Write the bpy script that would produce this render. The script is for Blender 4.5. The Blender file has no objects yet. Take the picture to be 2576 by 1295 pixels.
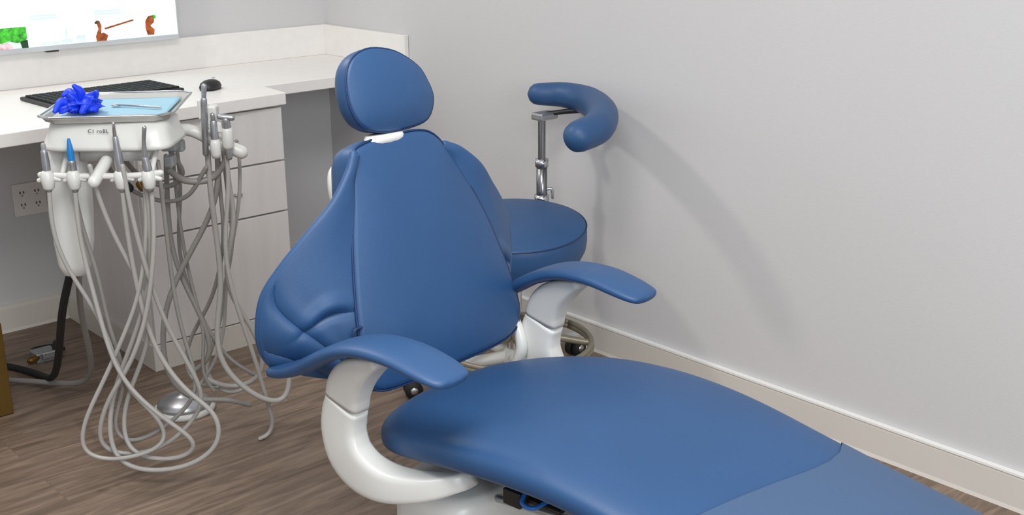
import bpy, bmesh, math, random
from mathutils import Vector, Matrix, noise
random.seed(7)
scn=bpy.context.scene
try:
    scn.view_settings.view_transform='Standard'
except Exception: pass
COL=bpy.context.collection
def lin(c):
    return tuple(((x/255)/12.92 if x/255<=0.04045 else ((x/255+0.055)/1.055)**2.4) for x in c)+(1,)
def mat(name,rgb,rough=0.5,metal=0.0,var=0.06,scale=6,bump=0.0,bscale=200,emit=0,coat=0,stretch=(1,1,1),spec=0.5):
    m=bpy.data.materials.new(name); m.use_nodes=True; nt=m.node_tree; b=nt.nodes["Principled BSDF"]
    b.inputs["Roughness"].default_value=rough; b.inputs["Metallic"].default_value=metal
    b.inputs["Specular IOR Level"].default_value=spec
    if coat: b.inputs["Coat Weight"].default_value=coat; b.inputs["Coat Roughness"].default_value=0.25
    tc=nt.nodes.new("ShaderNodeTexCoord"); mp=nt.nodes.new("ShaderNodeMapping"); mp.inputs["Scale"].default_value=stretch
    nt.links.new(tc.outputs["Object"],mp.inputs[0])
    n=nt.nodes.new("ShaderNodeTexNoise"); n.inputs["Scale"].default_value=scale; n.inputs["Detail"].default_value=4
    nt.links.new(mp.outputs[0],n.inputs["Vector"])
    r=nt.nodes.new("ShaderNodeValToRGB"); c=lin(rgb)
    r.color_ramp.elements[0].position=0.3; r.color_ramp.elements[1].position=0.7
    r.color_ramp.elements[0].color=tuple(x*(1-var) for x in c[:3])+(1,)
    r.color_ramp.elements[1].color=tuple(min(1,x*(1+var)) for x in c[:3])+(1,)
    nt.links.new(n.outputs["Fac"],r.inputs[0]); nt.links.new(r.outputs[0],b.inputs["Base Color"])
    if emit:
        nt.links.new(r.outputs[0],b.inputs["Emission Color"]); b.inputs["Emission Strength"].default_value=emit
    if bump:
        n2=nt.nodes.new("ShaderNodeTexNoise"); n2.inputs["Scale"].default_value=bscale; nt.links.new(tc.outputs["Object"],n2.inputs["Vector"])
        bp=nt.nodes.new("ShaderNodeBump"); bp.inputs["Strength"].default_value=bump; bp.inputs["Distance"].default_value=0.002
        nt.links.new(n2.outputs["Fac"],bp.inputs["Height"]); nt.links.new(bp.outputs[0],b.inputs["Normal"])
    return m
# ---------- materials
M={}
M['vinyl']=mat("blue_vinyl",(37,75,119),0.48,0,0.05,5,0.10,500)
M['vinyl_arm']=mat("blue_vinyl_arm",(41,77,120),0.48,0,0.05,5,0.1,500)
M['piping']=mat("blue_piping",(20,48,90),0.5)
M['cover']=mat("grey_blue_cover",(62,88,122),0.5,0,0.03,4,0.05,300)
M['white']=mat("white_plastic",(212,212,208),0.35,0,0.02,4,coat=0.2)
M['offwhite']=mat("warm_grey_plastic",(196,195,191),0.42,0,0.02,4)
M['grey']=mat("grey_plastic",(150,152,153),0.4,0,0.03,6)
M['hose']=mat("grey_hose",(166,163,159),0.42,0,0.05,8)
M['hosedark']=mat("dark_grey_hose",(138,135,131),0.45,0,0.05,8)
M['chrome']=mat("chrome",(205,206,208),0.18,1.0,0.03)
M['steel']=mat("brushed_steel",(176,178,182),0.36,0.85,0.05,30)
M['steelpost']=mat("dark_polished_steel",(140,140,142),0.25,1.0,0.03)
M['black']=mat("black_plastic",(30,29,30),0.45,0,0.08)
M['rubber']=mat("black_rubber",(22,22,22),0.7)
M['olive']=mat("taupe_metal",(134,127,110),0.4,0.3,0.06)
M['brass']=mat("brass_bin_metal",(118,92,44),0.35,0.7,0.1,10)
M['counter']=mat("white_quartz",(232,229,225),0.35,0,0.02,30)
M['laminate']=mat("pale_wood_laminate",(216,212,209),0.5,0,0.035,5,stretch=(6,6,0.6))
M['pull']=mat("pale_metal_pull",(175,170,166),0.4,0.6,0.03)
M['kick']=mat("cream_baseboard",(208,202,194),0.5,0,0.02,3)
M['basecap']=mat("white_base_cap",(235,234,231),0.45,0,0.01,3)
M['bluetip']=mat("blue_tip",(20,120,190),0.3)
M['glove']=mat("royal_blue_nitrile",(18,62,225),0.45,0,0.2,30)
M['bib']=mat("light_blue_paper",(150,192,210),0.7,0,0.03,20)
M['traym']=mat("tray_metal",(200,200,196),0.3,0.6,0.03)
M['outlet']=mat("outlet_white",(225,220,214),0.4)
M['slot']=mat("slot_dark",(90,84,80),0.6)
M['screen']=mat("screen_white",(222,246,250),0.5,0,0.03,2,emit=0.7)
M['scr_green']=mat("screen_green",(60,165,45),0.5,0,0.6,70,emit=0.45)
M['scr_brown']=mat("screen_brown",(150,72,26),0.5,0,0.6,60,emit=0.3)
M['scr_pale']=mat("screen_pale",(195,210,210),0.5,0,0.1,30,emit=0.5)
M['scr_cyan']=mat("screen_cyan",(170,232,240),0.5,0,0.05,30,emit=0.7)
M['scr_pink']=mat("screen_pink",(220,180,188),0.5,0,0.4,80,emit=0.4)
M['scr_dark']=mat("screen_dark_green",(30,70,35),0.5,0,0.6,90,emit=0.15)
M['bezel']=mat("silver_bezel",(205,208,210),0.35,0.2)
M['blue2']=mat("blue_plastic",(30,100,180),0.4)
M['print']=mat("grey_print",(70,74,84),0.6)
M['wall']=mat("grey_paint",(202,201,201),0.85,0,0.012,1.5,0.15,350,spec=0.25)
def floormat():
    m=bpy.data.materials.new("wood_plank_floor"); m.use_nodes=True; nt=m.node_tree; b=nt.nodes["Principled BSDF"]; N=nt.nodes.new; L=nt.links.new
    tc=N("ShaderNodeTexCoord"); br=N("ShaderNodeTexBrick"); br.inputs["Scale"].default_value=1
    br.inputs["Brick Width"].default_value=1.2; br.inputs["Row Height"].default_value=0.16; br.inputs["Mortar Size"].default_value=0.0012
    br.offset=0.37
    br.inputs["Color1"].default_value=(0.42,0.42,0.42,1); br.inputs["Color2"].default_value=(0.56,0.56,0.56,1); br.inputs["Mortar"].default_value=(0.25,0.25,0.25,1)
    L(tc.outputs["Object"],br.inputs["Vector"])
    mp=N("ShaderNodeMapping"); mp.inputs["Scale"].default_value=(1.2,9.5,1); L(tc.outputs["Object"],mp.inputs[0])
    sc_=N("ShaderNodeVectorMath"); sc_.operation='SCALE'; sc_.inputs[3].default_value=9.0; L(br.outputs["Color"],sc_.inputs[0])
    add=N("ShaderNodeVectorMath"); add.operation='ADD'
    L(mp.outputs[0],add.inputs[0]); L(sc_.outputs[0],add.inputs[1])
    n=N("ShaderNodeTexNoise"); n.inputs["Scale"].default_value=3.0; n.inputs["Detail"].default_value=8; n.inputs["Roughness"].default_value=0.62; n.inputs["Distortion"].default_value=1.0
    L(add.outputs[0],n.inputs["Vector"])
    r=N("ShaderNodeValToRGB"); e=r.color_ramp.elements; e[0].position=0.3; e[0].color=lin((88,74,62)); e[1].position=0.76; e[1].color=lin((152,133,117))
    x=e.new(0.5); x.color=lin((118,101,87)); L(n.outputs["Fac"],r.inputs[0])
    mx=N("ShaderNodeMix"); mx.data_type='RGBA'; mx.blend_type='OVERLAY'; mx.inputs[0].default_value=0.35
    L(r.outputs[0],mx.inputs[6]); L(br.outputs["Color"],mx.inputs[7]); L(mx.outputs[2],b.inputs["Base Color"])
    b.inputs["Roughness"].default_value=0.5
    bp=N("ShaderNodeBump"); bp.inputs["Strength"].default_value=0.12; bp.inputs["Distance"].default_value=0.003; L(n.outputs["Fac"],bp.inputs["Height"]); L(bp.outputs[0],b.inputs["Normal"])
    return m
M['floor']=floormat()
# ---------- helpers
def obj(name,me,parent=None,label=None,cat=None,kind=None):
    o=bpy.data.objects.new(name,me); COL.objects.link(o)
    if parent: o.parent=parent
    if label: o["label"]=label
    if cat: o["category"]=cat
    if kind: o["kind"]=kind
    return o
def thing(name,label,cat,loc=(0,0,0),rz=0.0):
    o=obj(name,None,None,label,cat); o.location=loc; o.rotation_euler=(0,0,rz); o.empty_display_size=0.05; return o
def mesh(name,vs,fs,m,parent=None,smooth=True,sub=0,solid=0,bev=0,**k):
    me=bpy.data.meshes.new(name); me.from_pydata([tuple(v) for v in vs],[],fs); me.validate(); 
    bm=bmesh.new(); bm.from_mesh(me); bmesh.ops.recalc_face_normals(bm,faces=bm.faces); bm.to_mesh(me); bm.free()
    if smooth:
        for p in me.polygons: p.use_smooth=True
    me.materials.append(M[m]); o=obj(name,me,parent,**k)
    if solid:
        s=o.modifiers.new("s","SOLIDIFY"); s.thickness=solid; s.offset=0
    if bev:
        s=o.modifiers.new("b","BEVEL"); s.width=bev; s.segments=3; s.limit_method='ANGLE'
    if sub:
        s=o.modifiers.new("u","SUBSURF"); s.levels=sub; s.render_levels=sub
    return o
def joinlists(parts):
    V=[];Fc=[]
    for v,f in parts:
        n=len(V); V+=list(v); Fc+=[tuple(i+n for i in q) for q in f]
    return V,Fc
def boxg(x0,x1,y0,y1,z0,z1):
    v=[Vector(p) for p in [(x0,y0,z0),(x1,y0,z0),(x1,y1,z0),(x0,y1,z0),(x0,y0,z1),(x1,y0,z1),(x1,y1,z1),(x0,y1,z1)]]
    return v,[(0,3,2,1),(4,5,6,7),(0,1,5,4),(1,2,6,5),(2,3,7,6),(3,0,4,7)]
def box(name,x0,x1,y0,y1,z0,z1,m,parent=None,bev=0.004,**k):
    v,f=boxg(x0,x1,y0,y1,z0,z1); 
    c=(v[0]+v[6])/2
    o=mesh(name,[p-c for p in v],f,m,parent,smooth=False,bev=bev,**k); o.location=c; return o
def cr(pts,n=6):
    pts=[Vector(p) for p in pts]
    P=[pts[0]*2-pts[1]]+pts+[pts[-1]*2-pts[-2]]; out=[]
    for i in range(1,len(P)-2):
        for j in range(n):
            t=j/n; a,b,c,d=P[i-1],P[i],P[i+1],P[i+2]
            out.append(0.5*((2*b)+(c-a)*t+(2*a-5*b+4*c-d)*t*t+(3*b-a-3*c+d)*t**3))
    out.append(pts[-1]); return out
def crc(pts,n=4):
    pts=[Vector(p) for p in pts]; L=len(pts); out=[]
    for i in range(L):
        a,b,c,d=pts[i-1],pts[i],pts[(i+1)%L],pts[(i+2)%L]
        for j in range(n):
            t=j/n; out.append(0.5*((2*b)+(c-a)*t+(2*a-5*b+4*c-d)*t*t+(3*b-a-3*c+d)*t**3))
    return out
def loftg(rings,cap=True,closed=True):
    V=[];Fc=[];n=len(rings[0])
    for r_ in rings: V+=[Vector(p) for p in r_]
    for i in range(len(rings)-1):
        for j in range(n if closed else n-1):
            k=(j+1)%n; Fc.append((i*n+j,i*n+k,(i+1)*n+k,(i+1)*n+j))
    if cap and closed:
        for i in (0,len(rings)-1):
            c=sum((Vector(p) for p in rings[i]),Vector())/n; V.append(c); ci=len(V)-1
            for j in range(n): Fc.append((i*n+j,i*n+(j+1)%n,ci))
    return V,Fc
def tubeg(pts,rad,n=10,sm=6,roundend=True):
    P=cr(pts,sm) if sm>1 else [Vector(p) for p in pts]
    K=len(P); rings=[]
    def R(i):
        if isinstance(rad,(int,float)): return rad
        t=i/(K-1)*(len(rad)-1); a=int(min(t,len(rad)-2)); return rad[a]+(rad[a+1]-rad[a])*(t-a)
    T=[(P[min(i+1,K-1)]-P[max(i-1,0)]).normalized() for i in range(K)]
    u=T[0].orthogonal().normalized()
    for i in range(K):
        u=(u-T[i]*u.dot(T[i])).normalized(); w=T[i].cross(u)
        def rg(c,rr): return [c+(u*math.cos(2*math.pi*j/n)+w*math.sin(2*math.pi*j/n))*rr for j in range(n)]
        if i==0 and roundend:
            for a in (80,50,25): rings.append(rg(P[0]-T[0]*R(0)*math.sin(math.radians(a)),R(0)*math.cos(math.radians(a))))
        rings.append(rg(P[i],R(i)))
        if i==K-1 and roundend:
            for a in (25,50,80): rings.append(rg(P[i]+T[i]*R(i)*math.sin(math.radians(a)),R(i)*math.cos(math.radians(a))))
    return loftg(rings)
def tube(name,pts,rad,m,parent=None,n=10,sm=6,roundend=True,**k):
    v,f=tubeg(pts,rad,n,sm,roundend); return mesh(name,v,f,m,parent,**k)
def latheg(prof,c=(0,0,0),n=32):
    c=Vector(c); return loftg([[c+Vector((r_*math.cos(2*math.pi*j/n),r_*math.sin(2*math.pi*j/n),z)) for j in range(n)] for r_,z in prof])
def lathe(name,prof,m,parent=None,c=(0,0,0),n=32,**k):
    v,f=latheg(prof,c,n); return mesh(name,v,f,m,parent,**k)
def se(t,n):
    c,s=math.cos(t),math.sin(t); return (math.copysign(abs(c)**(2/n),c),math.copysign(abs(s)**(2/n),s))
def ring(c,ux,uy,hw,hh,n=2.5,N=20):
    c=Vector(c); out=[]
    for j in range(N):
        x,y=se(2*math.pi*j/N,n); out.append(c+ux*(x*hw)+uy*(y*hh))
    return out
def pillow(name,out2,c,ux,uy,un,bulge,th,m,parent,piping=None,pw=2.2,back=0.8,sm=4,seamr=0.003):
    c=Vector(c); O2=crc([(a,b,0) for a,b in out2],sm)
    cen=sum(O2,Vector())/len(O2); rings=[]
    def rg(k,d): return [c+ux*(cen.x+(p.x-cen.x)*k)+uy*(cen.y+(p.y-cen.y)*k)+un*d for p in O2]
    for k in (0.06,0.2,0.35,0.5,0.65,0.78,0.88,0.95,0.985): rings.append(rg(k,bulge*(1-k**pw)))
    rings.append(rg(1.0,-0.004)); 
    for k,d in ((1.012,-0.2),(1.015,-0.4),(1.0,-0.65),(0.95,-0.85),(back,-1.0),(back*0.5,-1.0)): rings.append(rg(k,d*th))
    v,f=loftg(rings); o=mesh(name,v,f,m,parent)
    if piping:
        pts=rg(1.006,-0.003); K=len(pts); rs=[]
        for i in range(K+1):
            p=pts[i%K]; T=(pts[(i+1)%K]-pts[(i-1)%K]).normalized(); w=T.cross(un).normalized()
            rs.append([p+(w*math.cos(a*math.pi/3)+un*math.sin(a*math.pi/3))*seamr for a in range(6)])
        v,f=loftg(rs,cap=False); mesh("piping",v,f,piping,parent)
    return o
Xv,Yv,Zv=Vector((1,0,0)),Vector((0,1,0)),Vector((0,0,1))
# ---------- room
def sbox(name,*a,**k):
    m=a[6]; o=box(name,*a[:6],m,None,bev=k.get('bev',0.002)); o["kind"]="structure"; return o
sbox("floor",-6,0.1,-7,0.1,-0.05,0.0,'floor',bev=0)
sbox("wall_back",-6,0.1,0.0,0.1,0,2.7,'wall',bev=0)
sbox("wall_right",0.0,0.1,-7,0.0,0,2.7,'wall',bev=0)
def baseb(name,horizontal,a0,a1):
    pr=[(0,0),(0.022,0),(0.018,0.01),(0.015,0.085),(0.013,0.094),(0.004,0.098),(0,0.098)]
    if horizontal: r0=[(a0,-d,z) for d,z in pr]; r1=[(a1,-d,z) for d,z in pr]
    else: r0=[(-d,a0,z) for d,z in pr]; r1=[(-d,a1,z) for d,z in pr]
    v,f=loftg([r0,r1]); mesh(name,v,f,'kick',None,smooth=False,kind="structure")
baseb("baseboard_right",False,-6.9,-0.02); baseb("baseboard_back",True,-5.9,-0.02)
sbox("trim_1",-0.0172,-0.0005,-6.9,-0.02,0.092,0.1,'basecap',bev=0.001)
# ---------- cabinet
cb=thing("cabinet","pale wood laminate drawer cabinet under the white worktop","cabinet",(-0.92,-0.4,0))
def cbox(name,x0,x1,y0,y1,z0,z1,m,par=cb,bev=0.002):
    return box(name,x0+0.92,x1+0.92,y0+0.4,y1+0.4,z0,z1,m,par,bev)
cbox("body",-1.185,-0.66,-0.70,-0.03,0.0,0.812,'laminate')
cbox("plinth",-1.195,-0.655,-0.722,-0.03,0.0,0.088,'kick')
def drawer(z0,z1,h=True):
    d=cbox("drawer",-1.182,-0.662,-0.72,-0.702,z0,z1,'laminate')
    if not h: return
    c=d.location; kx=-0.85+0.92-c.x; kz=0
    v,f=tubeg([(kx-0.010,-0.009,kz),(kx-0.010,-0.02,kz),(kx+0.010,-0.02,kz),(kx+0.010,-0.009,kz)],0.004,8,3)
    mesh("handle",v,f,'pull',d)
drawer(0.628,0.806); drawer(0.452,0.622); drawer(0.092,0.446,False)
# ---------- worktop
wt=thing("worktop","white stone worktop with low upstand along the walls","countertop",(-1.3,-0.3,0.8))
def wl(x,y): return Vector((x+1.3,y+0.3,0))
poly=[(-3.0,-0.80),(-1.65,-0.79),(-0.65,-0.735),(-0.632,-0.56),(-0.002,-0.56),(-0.002,-0.002),(-3.0,-0.002)]
b=[wl(*p)+Zv*0.015 for p in poly]; t=[wl(*p)+Zv*0.055 for p in poly]; n=len(poly)
mesh("slab",b+t,[tuple(range(n))[::-1],tuple(range(n,2*n))]+[(i,(i+1)%n,n+(i+1)%n,n+i) for i in range(n)],'counter',wt,smooth=False,bev=0.003)
box("upstand",-3+1.3,-0.002+1.3,-0.02+0.3,-0.001+0.3,0.055,0.175,'counter',wt,0.002)
box("upstand",-0.02+1.3,-0.001+1.3,-0.56+0.3,-0.02+0.3,0.055,0.175,'counter',wt,0.002)
# ---------- monitor
mo=thing("monitor","flat wall display with thin silver frame showing a bright web page","monitor",(-1.1,-0.06,0.98))
box("housing",-0.42,0.416,-0.015,0.055,0.0,0.49,'bezel',mo,0.004)
box("screen",-0.41,0.408,-0.018,-0.0155,0.018,0.48,'screen',mo,0)
def pic(name,x0,x1,z0,z1,m,y=-0.0182): 
    box(name,x0,x1,y-0.0013,y,z0,z1,m,mo,0)
def poly2(name,pts,m,y=-0.0205):
    mesh(name,[Vector((a,y,b_)) for a,b_ in pts]+[Vector((a,y+0.0012,b_)) for a,b_ in pts],[tuple(range(len(pts))),tuple(range(len(pts),2*len(pts)))]+[(i,(i+1)%len(pts),len(pts)+(i+1)%len(pts),len(pts)+i) for i in range(len(pts))],m,mo,smooth=False)
leaf=[(-0.27,0.045),(-0.268,0.084),(-0.25,0.088),(-0.14,0.088),(-0.14,0.05),(-0.15,0.040),(-0.175,0.036),(-0.2,0.044),(-0.225,0.038),(-0.25,0.044)]
pic("picture_panel",-0.27,-0.139,0.018,0.088,'scr_pale'); poly2("leaf_shape",leaf,'scr_green')
poly2("stem_shape",[(-0.16,0.018),(-0.139,0.018),(-0.139,0.045),(-0.165,0.040)],'scr_dark',-0.0212)
poly2("flower_shape",[(-0.25,0.018),(-0.19,0.018),(-0.195,0.032),(-0.21,0.04),(-0.235,0.036),(-0.245,0.028)],'scr_pink',-0.0218)
poly2("brown_shape",[(0.10,0.018),(0.135,0.018),(0.143,0.036),(0.128,0.046),(0.118,0.044),(0.122,0.07),(0.116,0.088),(0.104,0.09),(0.110,0.06),(0.098,0.035)],'scr_brown')
poly2("brown_shape",[(0.132,0.062),(0.24,0.084),(0.243,0.079),(0.134,0.056)],'scr_brown')
poly2("brown_shape",[(0.29,0.024),(0.315,0.024),(0.318,0.042),(0.303,0.056),(0.318,0.068),(0.322,0.094),(0.298,0.09),(0.286,0.075),(0.284,0.05)],'scr_brown')
poly2("green_dot",[(0.312,0.082),(0.324,0.080),(0.328,0.090),(0.316,0.094)],'scr_green',-0.0215)
poly2("green_dot",[(0.098,0.078),(0.106,0.078),(0.108,0.086),(0.099,0.086)],'scr_dark',-0.0215)
pic("pale_shape",-0.01,0.0,0.03,0.07,'scr_pale'); pic("pale_shape",-0.025,0.015,0.022,0.034,'scr_pale',-0.0196)
pic("pale_shape",-0.09,-0.03,0.022,0.03,'scr_pale'); pic("pale_shape",0.03,0.06,0.022,0.045,'scr_pale')
for zz in (0.108,0.118): pic("text_line",-0.12,-0.03,zz,zz+0.004,'scr_cyan')
for zz in (0.108,0.118): pic("text_line",0.10,0.2,zz,zz+0.004,'scr_cyan')
v,f=joinlists([boxg(-0.075,-0.035,-0.012,0.02,-0.005,0.002)]); mesh("sensor",v,f,'black',mo,smooth=False)
# ---------- outlet
ol=thing("wall_outlet","white double electrical outlet on the grey wall","outlet",(-1.275,-0.001,0.465))
box("cover_plate",-0.058,0.058,-0.007,0.0,-0.058,0.058,'outlet',ol,0.002)
for sx in (-0.026,0.026):
    for sz in (-0.022,0.022):
        v,f=joinlists([boxg(sx-0.008,sx-0.004,-0.0085,-0.0065,sz,sz+0.009),boxg(sx+0.004,sx+0.008,-0.0085,-0.0065,sz,sz+0.009),boxg(sx-0.002,sx+0.002,-0.0085,-0.0065,sz-0.009,sz-0.005)])
        mesh("socket",v,f,'slot',ol,smooth=False)
# ---------- keyboard, mouse
kb=thing("keyboard","black computer keyboard lying on the white worktop","keyboard",(-1.12,-0.375,0.8555),math.radians(3))
box("base",-0.23,0.23,-0.115,0.12,0.0,0.012,'black',kb,0.004)
g=[]
for i in range(20):
    for j in range(7):
        x=-0.22+i*0.022; y=-0.105+j*0.03; g.append(boxg(x+0.002,x+0.020,y+0.002,y+0.026,0.012,0.018))
v,f=joinlists(g); kk=mesh("keys",v,f,'rubber',kb,smooth=False); kk["kind"]="stuff"
ms=thing("computer_mouse","black computer mouse on the white worktop","mouse",(-0.80,-0.50,0.8555),0.6)
v,f=loftg([ring((0,0,z),Xv,Yv,w,h,2.3,24) for z,w,h in ((0,0.045,0.03),(0.01,0.048,0.032),(0.022,0.042,0.028),(0.03,0.028,0.018),(0.033,0.01,0.006))]); mesh("shell",v,f,'black',ms)
lathe("wheel",[(0.001,0.034),(0.006,0.034),(0.006,0.036),(0.001,0.037)],'grey',ms,(0.025,0,0),12)
# ---------- bin
bn=thing("waste_bin","brass coloured metal waste bin with black liner","bin",(-1.795,-0.60,0))
v,f=joinlists([boxg(-0.14,0.14,-0.127,0.127,0.0,0.005),boxg(-0.14,0.14,-0.127,-0.121,0,0.29),boxg(-0.14,0.14,0.121,0.127,0,0.29),boxg(-0.14,-0.134,-0.121,0.121,0,0.29),boxg(0.134,0.14,-0.121,0.121,0,0.29)])
mesh("body",v,f,'brass',bn,smooth=False,bev=0.002)
rs=[]
for z,k in ((0.10,0.9),(0.28,0.96),(0.325,0.97),(0.335,0.93),(0.31,0.85),(0.20,0.8)):
    rs.append([Vector((x*0.135*k,y*0.122*k,z+0.006*math.sin(j*2.1))) for j,(x,y) in enumerate([se(2*math.pi*j/40,6) for j in range(40)])])
v,f=loftg(rs,cap=False); mesh("liner_bag",v,f,'rubber',bn)

# ================= DENTAL CHAIR =================
CH=thing("dental_chair","blue upholstered dental chair with white armrest supports","dental chair",(-1.36,-2.475,0),math.radians(6.66))
def Q(a,s,z): return Vector((a,-s,z))
st=[(-0.045,0.03,0.525,0.03),(-0.038,0.10,0.545,0.05),(-0.02,0.165,0.558,0.062),(0.01,0.205,0.568,0.07),(0.06,0.238,0.582,0.08),(0.14,0.256,0.602,0.085),(0.24,0.262,0.622,0.09),(0.35,0.262,0.632,0.09),(0.45,0.26,0.630,0.085),(0.55,0.258,0.618,0.08),(0.66,0.256,0.597,0.08),(0.8,0.254,0.568,0.075),(0.96,0.25,0.54,0.07),(1.15,0.245,0.51,0.07),(1.35,0.235,0.48,0.065),(1.5,0.2,0.46,0.06),(1.56,0.13,0.45,0.05),(1.58,0.04,0.445,0.03)]
def interp(s):
    for i in range(len(st)-1):
        if st[i][0]<=s<=st[i+1][0]:
            t=(s-st[i][0])/(st[i+1][0]-st[i][0]); return [st[i][k]+(st[i+1][k]-st[i][k])*t for k in (1,2,3)]
    return list(st[-1][1:])
stp=cr([Vector((s,w,z)) for s,w,z,t_ in st],3); thp=cr([Vector((s,t_,0)) for s,w,z,t_ in st],3)
def seatring(s,w,z,th,off=0.0,N=48):
    out=[]
    for j in range(N):
        x,y=se(2*math.pi*j/N,3.0)
        a=x*(w+off); zz=z-th/2+y*(th/2+off)
        if y>0: zz+=0.006*(1-x*x)
        out.append(Q(a,s,zz))
    return out
v,f=loftg([seatring(p.x,max(p.y,0.01),p.z,q.y) for p,q in zip(stp,thp)])
mesh("seat_cushion",v,f,'vinyl',CH,sub=1)
BT=[(-0.27,0.655),(-0.2,0.672),(-0.1,0.694),(0,0.715),(0.08,0.732),(0.14,0.738),(0.19,0.732),(0.23,0.716),(0.27,0.695)]
def border(a):
    for i in range(len(BT)-1):
        if BT[i][0]<=a<=BT[i+1][0]:
            t=(a-BT[i][0])/(BT[i+1][0]-BT[i][0]); return BT[i][1]+(BT[i+1][1]-BT[i][1])*t
    return 0.65
rs=[]; N=96
for i in range(37):
    k=i/36; r_=[]
    for j in range(N):
        x,y=se(2*math.pi*j/N,3.0)
        s0=border(x*0.26); s=s0+(1.56-s0)*k
        w,z,th=interp(s); off=0.003
        zz=z-th/2+y*(th/2+off)+(0.006*(1-x*x) if y>0 else 0)
        r_.append(Q(x*(w+off),s,zz))
    rs.append(r_)
v,f=loftg(rs,cap=False); mesh("toe_cover",v,f,'cover',CH,label="grey blue protective toe cover")
# headrest
ux=Xv; uy=Vector((0,0.22,0.975)).normalized(); un=Vector((0,-0.975,0.22)).normalized()
hp=[(0.113,-0.03),(0.104,0.008),(0.085,0.038),(0.035,0.070),(-0.025,0.082),(-0.068,0.072),(-0.092,0.048),(-0.102,0.01),(-0.098,-0.030),(-0.078,-0.060),(-0.035,-0.076),(0.03,-0.078),(0.088,-0.068)]
HR=obj("headrest",None,CH); HR.empty_display_size=0.02
pillow("headrest_cushion",hp,Q(-0.003,-0.15,1.133),ux,uy,un,0.018,0.05,'vinyl',HR,'piping',pw=2.6,back=0.82,seamr=0.002)
v,f=joinlists([tubeg([Q(0.0,-0.19,1.10),Q(0.0,-0.18,1.05),Q(0.0,-0.14,1.0)],0.018,10,4),loftg([ring(Q(-0.03,-0.14,z),Xv,Yv,w,0.018,3,20) for z,w in ((1.035,0.045),(1.044,0.048),(1.053,0.042))])])
mesh("headrest_bracket",v,f,'white',HR)
# backrest
BK=obj("backrest",None,CH); BK.empty_display_size=0.02
uy=Vector((0,0.11,0.45)).normalized(); un=Vector((0,-0.45,0.11)).normalized()
bz=0.82; bs=-0.072
def bo(a,z): return (a,(z-bz)/uy.z)
pan=[(0,1.050),(0.055,1.048),(0.090,1.035),(0.118,1.002),(0.156,0.935),(0.190,0.86),(0.218,0.77),(0.235,0.69),(0.236,0.65),(0.215,0.613),(0.15,0.598),(0.0,0.595),(-0.12,0.596),(-0.18,0.606),(-0.2,0.64),(-0.198,0.69),(-0.188,0.77),(-0.17,0.86),(-0.15,0.935),(-0.137,0.995),(-0.122,1.034),(-0.07,1.048)]
pillow("back_cushion",[bo(a,z) for a,z in pan],Q(0,bs,bz),Xv,uy,un,0.024,0.085,'vinyl',BK,'piping',pw=3,back=0.86,sm=3,seamr=0.0022)
innerL=[(-0.118,-0.125,1.030),(-0.134,-0.12,0.99),(-0.147,-0.108,0.94),(-0.167,-0.093,0.86),(-0.184,-0.073,0.77),(-0.193,-0.056,0.69),(-0.193,-0.050,0.64),(-0.185,-0.055,0.612)]
innerR=[(0.10,-0.13,1.008),(0.125,-0.125,0.98),(0.15,-0.112,0.94),(0.183,-0.095,0.86),(0.208,-0.08,0.77),(0.220,-0.07,0.69),(0.212,-0.065,0.63),(0.20,-0.06,0.61)]
outerL=[(-0.128,-0.118,1.033),(-0.148,-0.112,1.0),(-0.19,-0.11,0.95),(-0.243,-0.12,0.902),(-0.292,-0.135,0.852),(-0.328,-0.15,0.80),(-0.338,-0.158,0.735),(-0.326,-0.165,0.685),(-0.303,-0.165,0.652)]
outerR=[(0.118,-0.125,1.010),(0.15,-0.115,0.995),(0.20,-0.11,0.955),(0.245,-0.12,0.905),(0.292,-0.135,0.855),(0.328,-0.15,0.80),(0.338,-0.158,0.735),(0.326,-0.165,0.685),(0.303,-0.165,0.652)]
def resamp(pts,n):
    P=cr(pts,10); d=[0]
    for i in range(1,len(P)): d.append(d[-1]+(P[i]-P[i-1]).length)
    out=[];k=0
    for i in range(n):
        t=d[-1]*i/(n-1)
        while k<len(d)-2 and d[k+1]<t: k+=1
        out.append(P[k].lerp(P[k+1],(t-d[k])/(d[k+1]-d[k]+1e-9)))
    return out
def sst(a,b,x):
    t=max(0,min(1,(x-a)/(b-a))); return t*t*(3-2*t)
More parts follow.
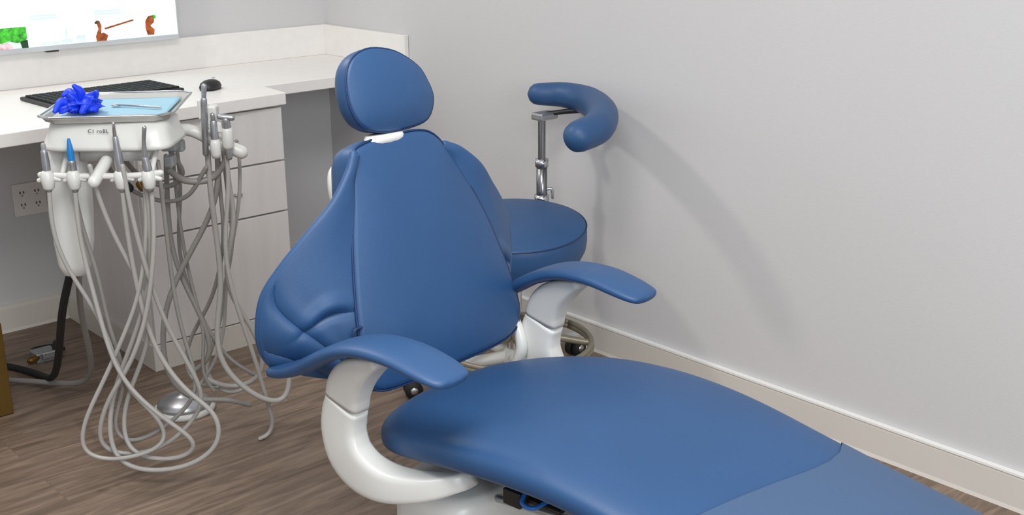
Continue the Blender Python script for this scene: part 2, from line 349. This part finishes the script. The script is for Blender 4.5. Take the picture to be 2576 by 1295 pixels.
for sg in (-1,1):
    NI,NJ=160,84
    I=resamp(innerL if sg<0 else innerR,NI); Oo=resamp(outerL if sg<0 else outerR,NI)
    V=[]
    for i in range(NI):
        for j in range(NJ):
            t=j/(NJ-1); p=I[i].lerp(Oo[i],t); u=i/(NI-1)
            w=(0.12+0.22*u); p=p+Vector((0,0.024*math.sin(math.pi*t)**0.8*w,0))
            # draped folds fanning out and up from the lower seam corner
            dx=abs(p.x)-0.160; dz=p.z-0.600; rr=math.hypot(dx,dz); th=math.atan2(dz,max(dx,1e-4))
            nz=noise.noise(Vector((p.x*9,p.z*9,2.0))); n3=noise.noise(Vector((p.x*16,p.z*16,7.0)))
            ph=th*8.5+nz*1.7-rr*6
            ridge=abs(math.sin(ph))**0.42
            amp=(1-sst(0.80,1.08,th))*sst(0.03,0.08,rr)*(1-sst(0.93,1.0,t))*sst(0.0,0.10,t)
            p=p+Vector((0,0.019*amp*(ridge-0.70)*(0.9+0.6*nz)+0.004*amp*n3,0))
            # tucked fold beside the notch
            ddx=abs(p.x)-0.235; ddz=p.z-0.742+0.30*ddx-0.010*math.cos(ddx*45)
            p=p+Vector((0,-0.017*math.exp(-(ddx/0.036)**2-(ddz/0.008)**2)+0.007*math.exp(-(ddx/0.045)**2-((ddz-0.02)/0.013)**2),0))
            V.append(Q(p.x,p.y,p.z))
    Fc=[(i*NJ+j,(i+1)*NJ+j,(i+1)*NJ+j+1,i*NJ+j+1) for i in range(NI-1) for j in range(NJ-1)]
    mesh("side_wing",V,Fc,'vinyl',BK,solid=0.016)
    tube("wing_piping",[Q(p.x,p.y,p.z) for p in Oo[::5]],0.0082,'vinyl',BK,n=12,sm=2)
tube("notch_seam",[Q(-0.216,-0.060,0.625),Q(-0.215,-0.050,0.68),Q(-0.208,-0.048,0.722),Q(-0.19,-0.048,0.726)],0.003,'piping',BK,n=6)
sh=[(0,1.01),(0.07,1.01),(0.09,0.99),(0.105,0.965),(0.11,0.93),(0.11,0.85),(0.12,0.7),(0.1,0.62),(0,0.60),(-0.1,0.62),(-0.12,0.7),(-0.115,0.85),(-0.128,0.93),(-0.126,0.97),(-0.112,0.995),(-0.07,1.01)]
pillow("back_shell",[bo(a,z) for a,z in sh],Q(0,-0.145,bz),Xv,uy,un,0.0,0.03,'white',BK,None,back=0.8,sm=3)
# armrests
for sg in (-1,1):
    A=obj("armrest",None,CH); A.empty_display_size=0.02
    cen=0.288 if sg<0 else 0.26
    path=[(0.018,0.63),(0.008,0.60),(0.006,0.565),(0.022,0.527),(0.062,0.50),(0.115,0.490),(0.18,0.497),(0.23,0.512)]
    hw=[0.042,0.044,0.046,0.046,0.040,0.031,0.022,0.015]; aa=[cen,cen,cen,cen,cen-0.005,cen-0.02,cen-0.05,cen-0.09]
    def sweep(path,hw,hl,aa,nn=3):
        P=cr([Vector((a*sg,s,z)) for (s,z),a in zip(path,aa)],4); H=cr([Vector((h,l,0)) for h,l in zip(hw,hl)],4); rr=[]
        for i in range(len(P)):
            T=P[min(i+1,len(P)-1)]-P[max(i-1,0)]; T.x=0; T.normalize(); nrm=Vector((0,-T.z,T.y))
            rr.append([Q(p.x,p.y,p.z) for p in ring(P[i],Vector((1,0,0)),nrm,H[i].y,H[i].x,nn,28)])
        return loftg(rr)
    v,f=sweep(path,hw,[0.022,0.023,0.024,0.025,0.026,0.028,0.026,0.02],aa,4.5); mesh("arm_post",v,f,'white',A)
    path=[(0.018,0.632),(0.026,0.66),(0.048,0.690),(0.082,0.715),(0.125,0.737)]
    v,f=sweep(path,[0.043,0.041,0.034,0.022,0.007],[0.023,0.024,0.026,0.028,0.027],[cen]*5,4.5); mesh("arm_cap",v,f,'offwhite',A)
    path=[(-0.168,0.645),(-0.13,0.655),(-0.08,0.676),(-0.02,0.711),(0.04,0.741),(0.10,0.757),(0.17,0.760),(0.23,0.752),(0.268,0.745),(0.284,0.742),(0.29,0.741)]
    wl_=[0.026,0.032,0.036,0.041,0.045,0.048,0.049,0.048,0.043,0.033,0.01]; tl=[0.012,0.013,0.014,0.014,0.014,0.014,0.014,0.013,0.011,0.009,0.004]
    al=[0.300,0.300,0.298,0.294,0.292,0.29,0.288,0.286,0.285,0.285,0.285]
    al=[x-(0 if sg<0 else 0.035*sst(0,3,i)) for i,x in enumerate(al)]
    v,f=sweep(path,tl,wl_,al,2.6); mesh("arm_pad",v,f,'vinyl_arm',A,sub=1)
for sg in (-1,1):
    v,f=joinlists([tubeg([Q(sg*0.225,-0.09,0.66),Q(sg*0.228,-0.04,0.625),Q(sg*0.228,-0.018,0.57),Q(sg*0.225,-0.028,0.52),Q(sg*0.21,0.02,0.47)],[0.008,0.012,0.013,0.014,0.012],12,4),
      tubeg([Q(sg*0.22,-0.03,0.53),Q(sg*0.25,-0.03,0.53)],0.02,20,1,False)])
    mesh("back_hinge",v,f,'white',CH)
def rb(c,hx,hy,z0,z1,n=5,taper=0.92):
    zs=[(z0,0.96),(z0+0.01,1.0),((z0+z1)/2,1.0),(z1-0.02,0.98*taper+0.04),(z1-0.005,0.95*taper),(z1,0.88*taper)]
    return loftg([ring((c[0],c[1],z),Xv,Yv,hx*k,hy*k,n,32) for z,k in zs])
BS=obj("chair_base",None,CH); BS.empty_display_size=0.02
v,f=rb(Q(0,0.30,0),0.20,0.34,0.0,0.06,4); mesh("floor_plate",v,f,'offwhite',BS)
v,f=rb(Q(0,0.16,0),0.13,0.13,0.055,0.30,4); mesh("pedestal",v,f,'white',BS)
v,f=rb(Q(-0.01,0.125,0),0.215,0.105,0.28,0.455,4,0.97); mesh("seat_housing",v,f,'white',BS)
v,f=rb(Q(0,0.62,0),0.12,0.42,0.46,0.535,5,0.97); mesh("seat_frame",v,f,'grey',BS)
v,f=joinlists([boxg(-0.18,-0.14,-0.33,-0.29,0.48,0.51),boxg(-0.16,-0.14,-0.40,-0.33,0.485,0.495),boxg(-0.08,-0.05,-0.40,-0.25,0.44,0.50)]); mesh("control_block",v,f,'black',BS,smooth=False,bev=0.003)
tube("valve_tube",[Q(-0.165,0.33,0.51),Q(-0.185,0.34,0.50),Q(-0.18,0.36,0.495),Q(-0.15,0.37,0.50)],0.004,'blue2',BS)
tube("steel_tie_rod",[Q(-0.12,0.22,0.44),Q(-0.13,0.42,0.47),Q(-0.13,0.6,0.50)],0.007,'steel',BS)

# ================= STOOL =================
SC=Vector((-0.41,-1.60,0))
SO=thing("operator_stool","round blue stool with curved arm support beside the grey wall","stool",SC,0)
fw=Vector((0.667,0.745,0)).normalized(); e1=Vector((0.745,-0.667,0)).normalized()
tl_=math.radians(6); uyy=(fw*math.cos(tl_)+Zv*math.sin(tl_)); unn=(Zv*math.cos(tl_)-fw*math.sin(tl_))
pillow("seat_cushion",[(0.220*math.cos(a*math.pi/8),0.220*math.sin(a*math.pi/8)) for a in range(16)],Vector((0,0,0.53)),e1,uyy,unn,0.022,0.112,'vinyl',SO,'piping',pw=2.4,back=0.92,seamr=0.002)
tube("gas_column",[(0,0,0.08),(0,0,0.44)],0.024,'chrome',SO,n=16,sm=1)
lathe("under_seat_plate",[(0.03,0.39),(0.13,0.405),(0.13,0.42),(0.03,0.42)],'black',SO)
rg=[Vector((-0.018+0.238*math.cos(a*math.pi/24),-0.020+0.238*math.sin(a*math.pi/24),0.15)) for a in range(49)]
g=[tubeg(rg,0.010,10,1,False),tubeg([p+Zv*0.012 for p in rg],0.0085,10,1,False)]
for k in range(5):
    a=k*2*math.pi/5+0.5; g.append(tubeg([(0.03*math.cos(a),0.03*math.sin(a),0.17),(0.12*math.cos(a),0.12*math.sin(a),0.165),(-0.018+0.235*math.cos(a),-0.020+0.235*math.sin(a),0.155)],[0.018,0.013,0.010],8,3))
v,f=joinlists(g); mesh("foot_ring",v,f,'olive',SO)
a0=math.atan2(-1.447+1.60,-0.712+0.41)
g=[latheg([(0.02,0.06),(0.04,0.065),(0.045,0.10),(0.03,0.13),(0.02,0.13)],n=20)]
for k in range(5):
    a=a0+k*2*math.pi/5; d=Vector((math.cos(a),math.sin(a),0)); g.append(tubeg([d*0.03+Zv*0.10,d*0.18+Zv*0.09,d*0.325+Zv*0.072],[0.022,0.018,0.014],10,3))
v,f=joinlists(g); mesh("star_base",v,f,'offwhite',SO)
for k in range(5):
    a=a0+k*2*math.pi/5; d=Vector((math.cos(a),math.sin(a),0)); w=Vector((-d.y,d.x,0)); c=d*0.325+Zv*0.029
    cs=tube("caster",[c-w*0.024,c-w*0.006],0.028,'rubber',SO,n=20,sm=1,roundend=False)
    v,f=tubeg([c+w*0.006,c+w*0.024],0.028,20,1,False); v2,f2=tubeg([c+w*0.026,c-w*0.026],0.012,16,1,False); v3,f3=tubeg([c+Zv*0.005,c+Zv*0.045],0.008,10,1)
    mesh("caster_wheel",v,f,'rubber',cs); v,f=joinlists([(v2,f2),(v3,f3)]); mesh("caster_hub",v,f,'chrome',cs)
P0=Vector((-0.17,-1.47,0))-SC
tube("support_post",[P0+Zv*0.38,P0+Zv*0.80],0.0120,'steelpost',SO,n=16,sm=1)
tube("post_sleeve",[P0+Zv*0.46,P0+Zv*0.655],0.0175,'steelpost',SO,n=16,sm=1,roundend=False)
lathe("post_collar",[(0.012,0.648),(0.022,0.648),(0.022,0.672),(0.012,0.672)],'chrome',SO,P0,20)
lathe("post_collar",[(0.014,0.53),(0.024,0.53),(0.024,0.555),(0.014,0.555)],'chrome',SO,P0,20)
tube("locking_lever",[P0+Zv*0.565,P0+e1*0.03+Zv*0.575,P0+e1*0.035+Zv*0.545],0.005,'steel',SO,n=8,sm=3)
tube("post_bracket",[Vector((0,0,0.41)),P0*0.6+Zv*0.40,P0+Zv*0.39],0.015,'steel',SO,n=10,sm=4)
pp=[(-0.142,-1.425,0.872),(-0.095,-1.497,0.872),(-0.098,-1.604,0.866),(-0.195,-1.755,0.86),(-0.32,-1.86,0.85),(-0.42,-1.885,0.842)]
g=tubeg([Vector(p)-SC for p in pp],[0.035,0.040,0.045,0.048,0.047,0.045],24,8); mesh("arm_support_pad",g[0],g[1],'vinyl',SO)
B=P0
v,f=joinlists([boxg(B.x-0.03,B.x+0.045,B.y-0.03,B.y+0.02,0.80,0.824)]); mesh("pad_bracket",v,f,'steel',SO,smooth=False,bev=0.006)
tube("pad_link",[B+Zv*0.815,B+Vector((0.05,-0.05,0.825)),B+Vector((0.075,-0.12,0.835))],0.008,'black',SO,n=8,sm=3)

# ================= DELIVERY UNIT =================
D0=Vector((-1.52,-1.365,0)); rzD=math.atan2(e1.y,e1.x)
DU=thing("delivery_unit","white dental delivery unit with handpieces and grey hanging hoses","dental unit",D0,rzD)
def G(p,q,z): return Vector((p,q,z))
def headring(z,hx,y0,y1,n=6): return ring((-0.025,(y0+y1)/2,z),Xv,Yv,hx,(y1-y0)/2,n,48)
v,f=loftg([headring(0.888,0.14,0.0,0.15),headring(0.889,0.156,-0.025,0.17),headring(0.894,0.162,-0.03,0.175),headring(0.902,0.160,-0.028,0.175),headring(0.93,0.150,-0.01,0.17),headring(0.950,0.146,0.0,0.17),headring(0.9555,0.135,0.01,0.16)])
mesh("head",v,f,'white',DU)
tx=bpy.data.curves.new("head_print","FONT"); tx.body="C1 roBL"; tx.size=0.013; tx.extrude=0.0004; tx.align_x='CENTER'; tx.space_character=1.15
to=bpy.data.objects.new("head_print",tx); COL.objects.link(to)
bpy.context.view_layer.update()
me=bpy.data.meshes.new_from_object(to); bpy.data.objects.remove(to); me.materials.clear(); me.materials.append(M['print'])
hpz=obj("head_print",me,DU); hpz.location=(-0.036,-0.0160,0.934); hpz.rotation_euler=(math.radians(64),0,0)
v,f=joinlists([tubeg([G(-0.180,-0.04,0.835),G(-0.09,-0.045,0.832),G(0.04,-0.045,0.832),G(0.115,-0.04,0.838)],0.008,10,4),
  boxg(-0.10,0.07,0.02,0.10,0.855,0.889),tubeg([G(-0.13,0.03,0.885),G(-0.13,-0.03,0.835)],0.007,8,1),tubeg([G(0.09,0.03,0.885),G(0.09,-0.03,0.838)],0.007,8,1)])
mesh("holder_bar",v,f,'white',DU)
HPX=[-0.160,-0.096,0.020,0.088]
for x in HPX:
    v,f=joinlists([latheg([(0.010,0.80),(0.014,0.805),(0.017,0.825),(0.015,0.843),(0.010,0.848)],(x,-0.05,0),20),tubeg([G(x-0.024,-0.045,0.822),G(x,-0.045,0.83),G(x+0.026,-0.045,0.824)],[0.006,0.010,0.006],8,3)])
    mesh("instrument_holder",v,f,'white',DU)
tube("holder_knob",[G(-0.025,-0.01,0.862),G(-0.042,-0.065,0.822)],0.015,'white',DU,n=16,sm=1)
rs=[]
for z,hx,hy,c in ((0.885,0.045,0.03,-0.15),(0.80,0.052,0.035,-0.15),(0.72,0.052,0.036,-0.153),(0.64,0.048,0.034,-0.156),(0.58,0.040,0.03,-0.16),(0.553,0.030,0.024,-0.16),(0.548,0.02,0.015,-0.16)):
    rs.append(ring((c,0.06,z-0.005),Xv,Yv,hx,hy,3.5,28))
v,f=loftg(rs); mesh("arm_column",v,f,'white',DU)
tube("side_arm",[G(0.06,0.10,0.905),G(0.122,0.2,0.898),G(0.19,0.2,0.868),G(0.262,0.2,0.836)],[0.016,0.016,0.017,0.018],'white',DU,n=14,sm=4)
v,f=joinlists([boxg(0.078,0.118,0.10,0.16,0.86,0.90),boxg(0.085,0.11,0.09,0.13,0.82,0.85),boxg(0.095,0.125,0.14,0.17,0.85,0.88)]); mesh("joint_block",v,f,'grey',DU,smooth=False,bev=0.006)
v,f=joinlists([boxg(0.168,0.212,0.165,0.205,0.905,0.965),boxg(0.165,0.18,0.16,0.21,0.93,0.985),boxg(0.19,0.225,0.16,0.2,0.895,0.925)]); mesh("instrument_holder",v,f,'white',DU,smooth=False,bev=0.006)
v,f=joinlists([latheg([(0.010,0.85),(0.015,0.86),(0.015,0.90),(0.011,0.91)],(0.236,0.17,0),18),latheg([(0.010,0.83),(0.014,0.84),(0.014,0.87),(0.010,0.88)],(0.205,0.16,0),18)]); mesh("instrument_holder",v,f,'white',DU)
tube("umbilical",[G(0.08,0.15,0.80),G(0.112,0.18,0.765),G(0.172,0.2,0.764),G(0.216,0.2,0.81),G(0.235,0.2,0.86)],0.009,'hosedark',DU,n=10)
tube("umbilical",[G(-0.05,0.15,0.86),G(-0.02,0.2,0.78),G(0.05,0.22,0.74),G(0.1,0.2,0.78),G(0.09,0.15,0.85)],0.007,'hosedark',DU,n=10)
tube("umbilical",[G(-0.09,0.12,0.86),G(-0.06,0.2,0.75),G(0.03,0.22,0.70),G(0.11,0.2,0.72),G(0.17,0.18,0.80)],0.006,'hosedark',DU,n=10)
tube("fitting",[G(0.01,0.0,0.80),G(0.02,0.0,0.79)],0.012,'rubber',DU,n=14,sm=1)
tube("fitting",[G(0.048,0.0,0.80),G(0.054,0.0,0.79)],0.010,'brass',DU,n=14,sm=1)
def relax(P,k=2):
    P=[Vector(p) for p in P]
    for _ in range(k):
        P=[P[0]]+[P[i]*0.5+(P[i-1]+P[i+1])*0.25 for i in range(1,len(P)-1)]+[P[-1]]
    return P
def handpiece(label,body,rad,bm,tip,tr,tm,hose,hm,hr):
    T=tube("dental_handpiece",[Vector(p) for p in body],rad,bm,DU,n=14,sm=4,label=label)
    tube("tip",[Vector(p) for p in tip],tr,tm,T,n=10,sm=3)
    tube("hose",relax(cr(hose,3),3),hr,hm,T,n=10,sm=3)
def hq(lst,q0,amp,ph): 
    return [G((p+20)/1000,q0+amp*math.sin(i*0.45+ph)*(min(1,i/4)),(z+(24 if z<250 else 0))/1000) for i,(p,z) in enumerate(lst)]
H1=[(-180,800),(-186,691),(-162,586),(-110,477),(-82,367),(-55,270),(-10,195),(44,130),(30,82),(-51,57),(-126,58),(-170,93),(-150,175),(-100,290),(-45,400),(5,510),(32,630),(45,750),(48,850)]
H2=[(-116,800),(-122,690),(-110,580),(-90,470),(-62,350),(-10,240),(70,165),(132,108),(100,62),(23,44),(-60,62),(-72,150),(-40,270),(15,388),(16,520),(-30,640),(-60,760),(-70,860)]
H3=[(0,800),(-2,690),(2,580),(14,460),(48,345),(116,253),(184,183),(192,104),(131,50),(53,26),(-33,24),(-95,62),(-100,160),(-75,277),(-25,390),(21,509),(45,640),(54,783),(50,860)]
H4=[(68,800),(66,690),(50,570),(20,440),(-30,330),(-85,230),(-128,130),(-120,66),(-50,45),(30,65),(95,120),(140,190),(120,300),(70,420),(40,560),(20,700),(10,860)]
H5=[(-140,850),(-135,700),(-105,560),(-95,420),(-60,300),(-75,200),(-100,120),(-60,80),(20,110),(90,170),(130,260),(100,380),(80,520),(75,680),(70,850)]
x1,x2,x3,x4=HPX
handpiece("grey handpiece hanging in the white holder",[(x1,-0.05,0.80),(x1,-0.05,0.86),(x1,-0.052,0.895)],[0.008,0.010,0.008],'steel',[(x1,-0.052,0.895),(x1,-0.052,0.912)],0.006,'grey',hq(H1,-0.05,0.03,0),'hose',0.0056)
handpiece("steel air scaler with bright blue tip in the holder",[(x2,-0.05,0.80),(x2,-0.05,0.85),(x2,-0.052,0.87)],[0.009,0.010,0.0095],'steel',[(x2,-0.052,0.868),(x2,-0.052,0.90),(x2,-0.053,0.925)],[0.009,0.008,0.004],'bluetip',hq(H2,-0.05,0.04,2),'hose',0.006)
handpiece("slim steel handpiece standing in the white holder",[(x3,-0.05,0.80),(x3,-0.052,0.87),(x3-0.002,-0.055,0.93)],[0.010,0.011,0.007],'steel',[(x3-0.002,-0.055,0.925),(x3-0.001,-0.06,0.965)],[0.006,0.004],'chrome',hq(H3,-0.05,0.035,1),'hose',0.0064)
handpiece("air water syringe with long curved grey nozzle",[(x4,-0.05,0.80),(x4,-0.052,0.85),(x4-0.003,-0.055,0.88)],[0.010,0.011,0.008],'steel',[(x4-0.003,-0.055,0.875),(x4,-0.06,0.92),(x4+0.006,-0.065,0.955)],[0.0075,0.005,0.0055],'steel',hq(H4,-0.04,0.03,3),'hose',0.006)
tube("supply_hose",relax(cr(hq(H5,0.0,0.03,1.5),3),3),0.0055,'hosedark',DU,n=10,sm=3)
A1=[(175,840),(171,731),(171,598),(178,461),(158,345),(168,250),(226,177),(289,130),(334,127),(347,188),(330,260)]
A2=[(227,829),(224,731),(205,598),(216,484),(240,368),(264,249),(285,100),(291,45),(275,10),(255,7)]
A3=[(198,829),(182,700),(100,560),(30,430),(10,299),(28,190),(87,129),(155,120),(220,90)]
A4=[(73,819),(70,660),(75,520),(99,400),(120,310),(104,214),(134,153)]
A5=[(51,819),(35,620),(55,485),(120,350),(131,250),(71,202)]
A6=[(210,850),(208,740),(225,640),(190,520),(195,420),(240,320),(262,220),(240,150),(160,130),(100,170)]
A7=[(185,840),(183,720),(190,600),(160,480),(120,380),(60,290),(30,200),(60,140),(130,140)]
A8=[(236,840),(238,740),(215,620),(180,500),(160,400),(150,300),(120,200),(60,120)]
A9=[(190,840),(194,700),(196,560),(160,440),(140,330),(110,240),(90,170),(150,110),(210,130)]
A10=[(60,830),(58,700),(30,560),(45,440),(90,330),(140,240),(190,190),(240,150)]
def h3(l,q0,amp,ph): return [G(p/1000,q0+amp*math.sin(i*0.8+ph)*min(1,i/2),z/1000) for i,(p,z) in enumerate(l)]
handpiece("tall steel suction handpiece in the side holder",[(0.175,0.17,0.84),(0.182,0.16,0.93),(0.186,0.155,0.985)],[0.008,0.009,0.008],'steel',[(0.186,0.155,0.985),(0.190,0.153,1.02)],[0.006,0.007],'steel',h3(A1,0.19,0.03,0),'hose',0.0078)
handpiece("short steel saliva ejector valve in the side holder",[(0.205,0.16,0.84),(0.205,0.16,0.89),(0.205,0.16,0.925)],[0.009,0.010,0.009],'steel',[(0.205,0.16,0.92),(0.205,0.155,0.945)],0.006,'steel',h3(A3,0.2,0.04,1),'hosedark',0.0075)
handpiece("grey syringe with chrome top in the side holder",[(0.236,0.17,0.83),(0.236,0.17,0.90),(0.236,0.165,0.93)],[0.009,0.012,0.010],'steel',[(0.222,0.163,0.938),(0.252,0.165,0.935)],0.008,'steel',h3(A2,0.18,0.03,2),'hose',0.006)
for k,(l,m_,r_,ph) in enumerate(((A4,'hosedark',0.005,0.5),(A5,'hosedark',0.007,1.5),(A6,'hose',0.0072,2.5),(A7,'hosedark',0.0055,3.5),(A8,'hose',0.005,4.5),(A9,'hose',0.006,5.2),(A10,'hosedark',0.0055,0.2))):
    tube("supply_hose",relax(cr(h3(l,0.22+0.015*k,0.03,ph),3),3),r_,m_,DU,n=10,sm=3)
def cable(label,pts,r_,m_,sm=6):
    T=thing("cable",label,"cable",pts[-1]); b_=Vector(pts[-1]); tube("cable_sheath",[p-b_ for p in relax(cr(pts,4),5)],r_,m_,T,n=10,sm=3); return T
cable("black cable dropping from the dental unit to the floor",[(-1.605,-1.18,0.535),(-1.595,-1.06,0.40),(-1.565,-0.92,0.24),(-1.53,-0.76,0.10),(-1.50,-0.60,0.03),(-1.50,-0.48,0.012),(-1.54,-0.36,0.01),(-1.60,-0.27,0.01)],0.011,'rubber')
cable("grey hose lying on the floor by the wall",[(-1.575,-1.165,0.535),(-1.53,-1.02,0.37),(-1.46,-0.88,0.16),(-1.44,-0.75,0.04),(-1.52,-0.62,0.03),(-1.62,-0.44,0.012),(-1.70,-0.30,0.012)],0.0085,'hosedark')
# ---------- tray on the unit
TR=thing("instrument_tray","shallow metal instrument tray on the delivery unit","tray",D0+e1*(-0.038)+fw*0.165+Zv*0.9570,rzD+math.radians(6))
tr=[(-0.128,-0.185),(0.128,-0.185),(0.162,-0.15),(0.162,0.15),(0.128,0.185),(-0.128,0.185),(-0.162,0.15),(-0.162,-0.15)]
def trg(k,z): return [Vector((x*k,y*k,z)) for x,y in tr]
v,f=loftg([trg(0.9,0.0),trg(0.92,0.001),trg(0.96,0.012),trg(1.0,0.016),trg(1.01,0.014)],cap=False)
v.append(Vector((0,0,0))); c_=len(v)-1; f+=[(j,(j+1)%8,c_) for j in range(8)]
mesh("tray_pan",v,f,'traym',TR,smooth=False,solid=0.002)
rim=trg(1.0,0.017); tube("rim",rim+[rim[0]],0.003,'chrome',TR,n=8,sm=1)
BI=thing("paper_bib","light blue paper bib folded flat on the tray","bib",D0+e1*(-0.032)+fw*0.165+Zv*0.9605,rzD+math.radians(6))
V=[];nx,ny=24,16
for i in range(nx):
    for j in range(ny):
        x=-0.13+0.26*i/(nx-1); y=-0.15+0.30*j/(ny-1); V.append(Vector((x,y,0.0015+0.004*abs(noise.noise(Vector((x*12,y*12,1)))))))
mesh("folded_sheet",V,[(i*ny+j,(i+1)*ny+j,(i+1)*ny+j+1,i*ny+j+1) for i in range(nx-1) for j in range(ny-1)],'bib',BI,solid=0.002)
IM=thing("mouth_mirror","slim steel mouth mirror lying on the blue bib","dental mirror",D0+e1*(-0.01)+fw*0.15+Zv*0.970,rzD)
tube("handle",[(-0.03,0.02,0),(0.09,-0.02,0)],0.003,'chrome',IM,n=8,sm=1)
lathe("mirror_head",[(0.002,-0.001),(0.011,-0.001),(0.011,0.001),(0.002,0.002)],'chrome',IM,(-0.04,0.024,0),16)
GL=thing("nitrile_glove","crumpled royal blue nitrile glove lying on the tray","glove",D0+e1*(-0.105)+fw*0.08+Zv*0.967,rzD)
bm=bmesh.new(); bmesh.ops.create_icosphere(bm,subdivisions=5,radius=1)
for v_ in bm.verts:
    n_=v_.co.normalized(); rr=0.62+0.34*noise.noise(n_*2.1+Vector((3,1,5)))*1.6-0.25*abs(noise.noise(n_*5+Vector((9,2,1))))+0.12*noise.noise(n_*11)
    v_.co=Vector((n_.x*rr*0.066,n_.y*rr*0.072,max(0.0,(n_.z*rr+0.55)*0.042)))
me=bpy.data.meshes.new("palm"); bm.to_mesh(me); bm.free(); me.materials.append(M['glove'])
for p in me.polygons: p.use_smooth=True
obj("palm",me,GL)
for k,(a,b_,c) in enumerate((((0,0,.03),(0.006,-.01,.055),(-0.004,-.02,.070)),((0.01,0,.03),(0.04,-0.01,.045),(0.050,-.02,.055)),((-.02,0,.02),(-.042,-.02,.03),(-.050,-.045,.012)),((-.01,0,.03),(-.028,0.01,.05),(-.040,0.0,.045)),((.01,-.01,.02),(.028,-.04,.03),(.02,-.056,.012)))):
    tube("finger",[a,b_,c],[0.015,0.011,0.006],'glove',GL,n=9,sm=5)
# ---------- foot control
FC=thing("foot_control","round chrome foot control disc on the wood floor","foot control",(-1.264,-1.054,0))
lathe("rim",[(0.02,0.0),(0.09,0.0),(0.092,0.008),(0.085,0.016),(0.07,0.018),(0.02,0.018)],'offwhite',FC,n=40)
lathe("disc",[(0.080,0.018),(0.078,0.028),(0.060,0.040),(0.035,0.050),(0.014,0.056),(0.011,0.078),(0.001,0.080)],'steel',FC,n=40)
VB=thing("valve_assembly","small metal plumbing valve with brass fittings on floor","valve",(-1.42,-0.36,0))
v,f=joinlists([boxg(-0.035,0.035,-0.03,0.03,0,0.035),boxg(-0.02,0.05,-0.045,-0.02,0.015,0.04)]); mesh("valve_body",v,f,'steel',VB,smooth=False,bev=0.004)
tube("brass_fitting",[(-0.03,-0.02,0.022),(-0.055,-0.03,0.02)],0.012,'brass',VB,n=12,sm=1); tube("valve_knob",[(0.03,-0.03,0.035),(0.035,-0.03,0.058)],0.012,'black',VB,n=12,sm=1)
tube("valve_lead",[(0.04,0,0.02),(0.08,0.03,0.01),(0.06,0.09,0.008),(0.0,0.10,0.008),(-0.02,0.03,0.02)],0.005,'rubber',VB)

# ================= LIGHTS =================
def area(name,loc,tgt,size,power,col):
    l=bpy.data.lights.new(name,'AREA'); l.shape='DISK'; l.size=size; l.energy=power; l.color=col
    o=bpy.data.objects.new(name,l); COL.objects.link(o); o.location=loc; d=Vector(tgt)-Vector(loc); o.rotation_euler=d.to_track_quat('-Z','Y').to_euler(); return o
area("ceiling_light",(-1.85,-0.55,2.6),(-1.2,-1.5,0.5),0.25,18,(1.0,0.95,0.90))
area("ceiling_light",(-2.2,-3.2,2.65),(-1.9,-3.0,0),1.2,50,(1.0,0.98,0.95))
area("window_light",(-2.6,-6.6,2.0),(-0.6,-2.2,0.6),1.8,84,(0.87,0.93,1.0))
w=bpy.data.worlds.new("world"); scn.world=w; w.use_nodes=True; w.node_tree.nodes["Background"].inputs[0].default_value=(0.975,0.98,1.0,1); w.node_tree.nodes["Background"].inputs[1].default_value=0.65
# ================= CAMERA =================
cam=bpy.data.objects.new("camera",bpy.data.cameras.new("camera")); COL.objects.link(cam); scn.camera=cam
cx=Vector((0.7434,-0.669,-0.0076)).normalized(); cz=Vector((-0.6367,-0.7112,0.298)); cz=(cz-cx*cz.dot(cx)).normalized(); cy=cz.cross(cx)
mw=Matrix.Identity(4)
for i in range(3): mw[i][0]=cx[i]; mw[i][1]=cy[i]; mw[i][2]=cz[i]
mw[0][3],mw[1][3],mw[2][3]=-2.715,-4.165,1.5
cam.matrix_world=mw; cam.data.sensor_width=36; cam.data.lens=36*2977/2576; cam.data.clip_start=0.05
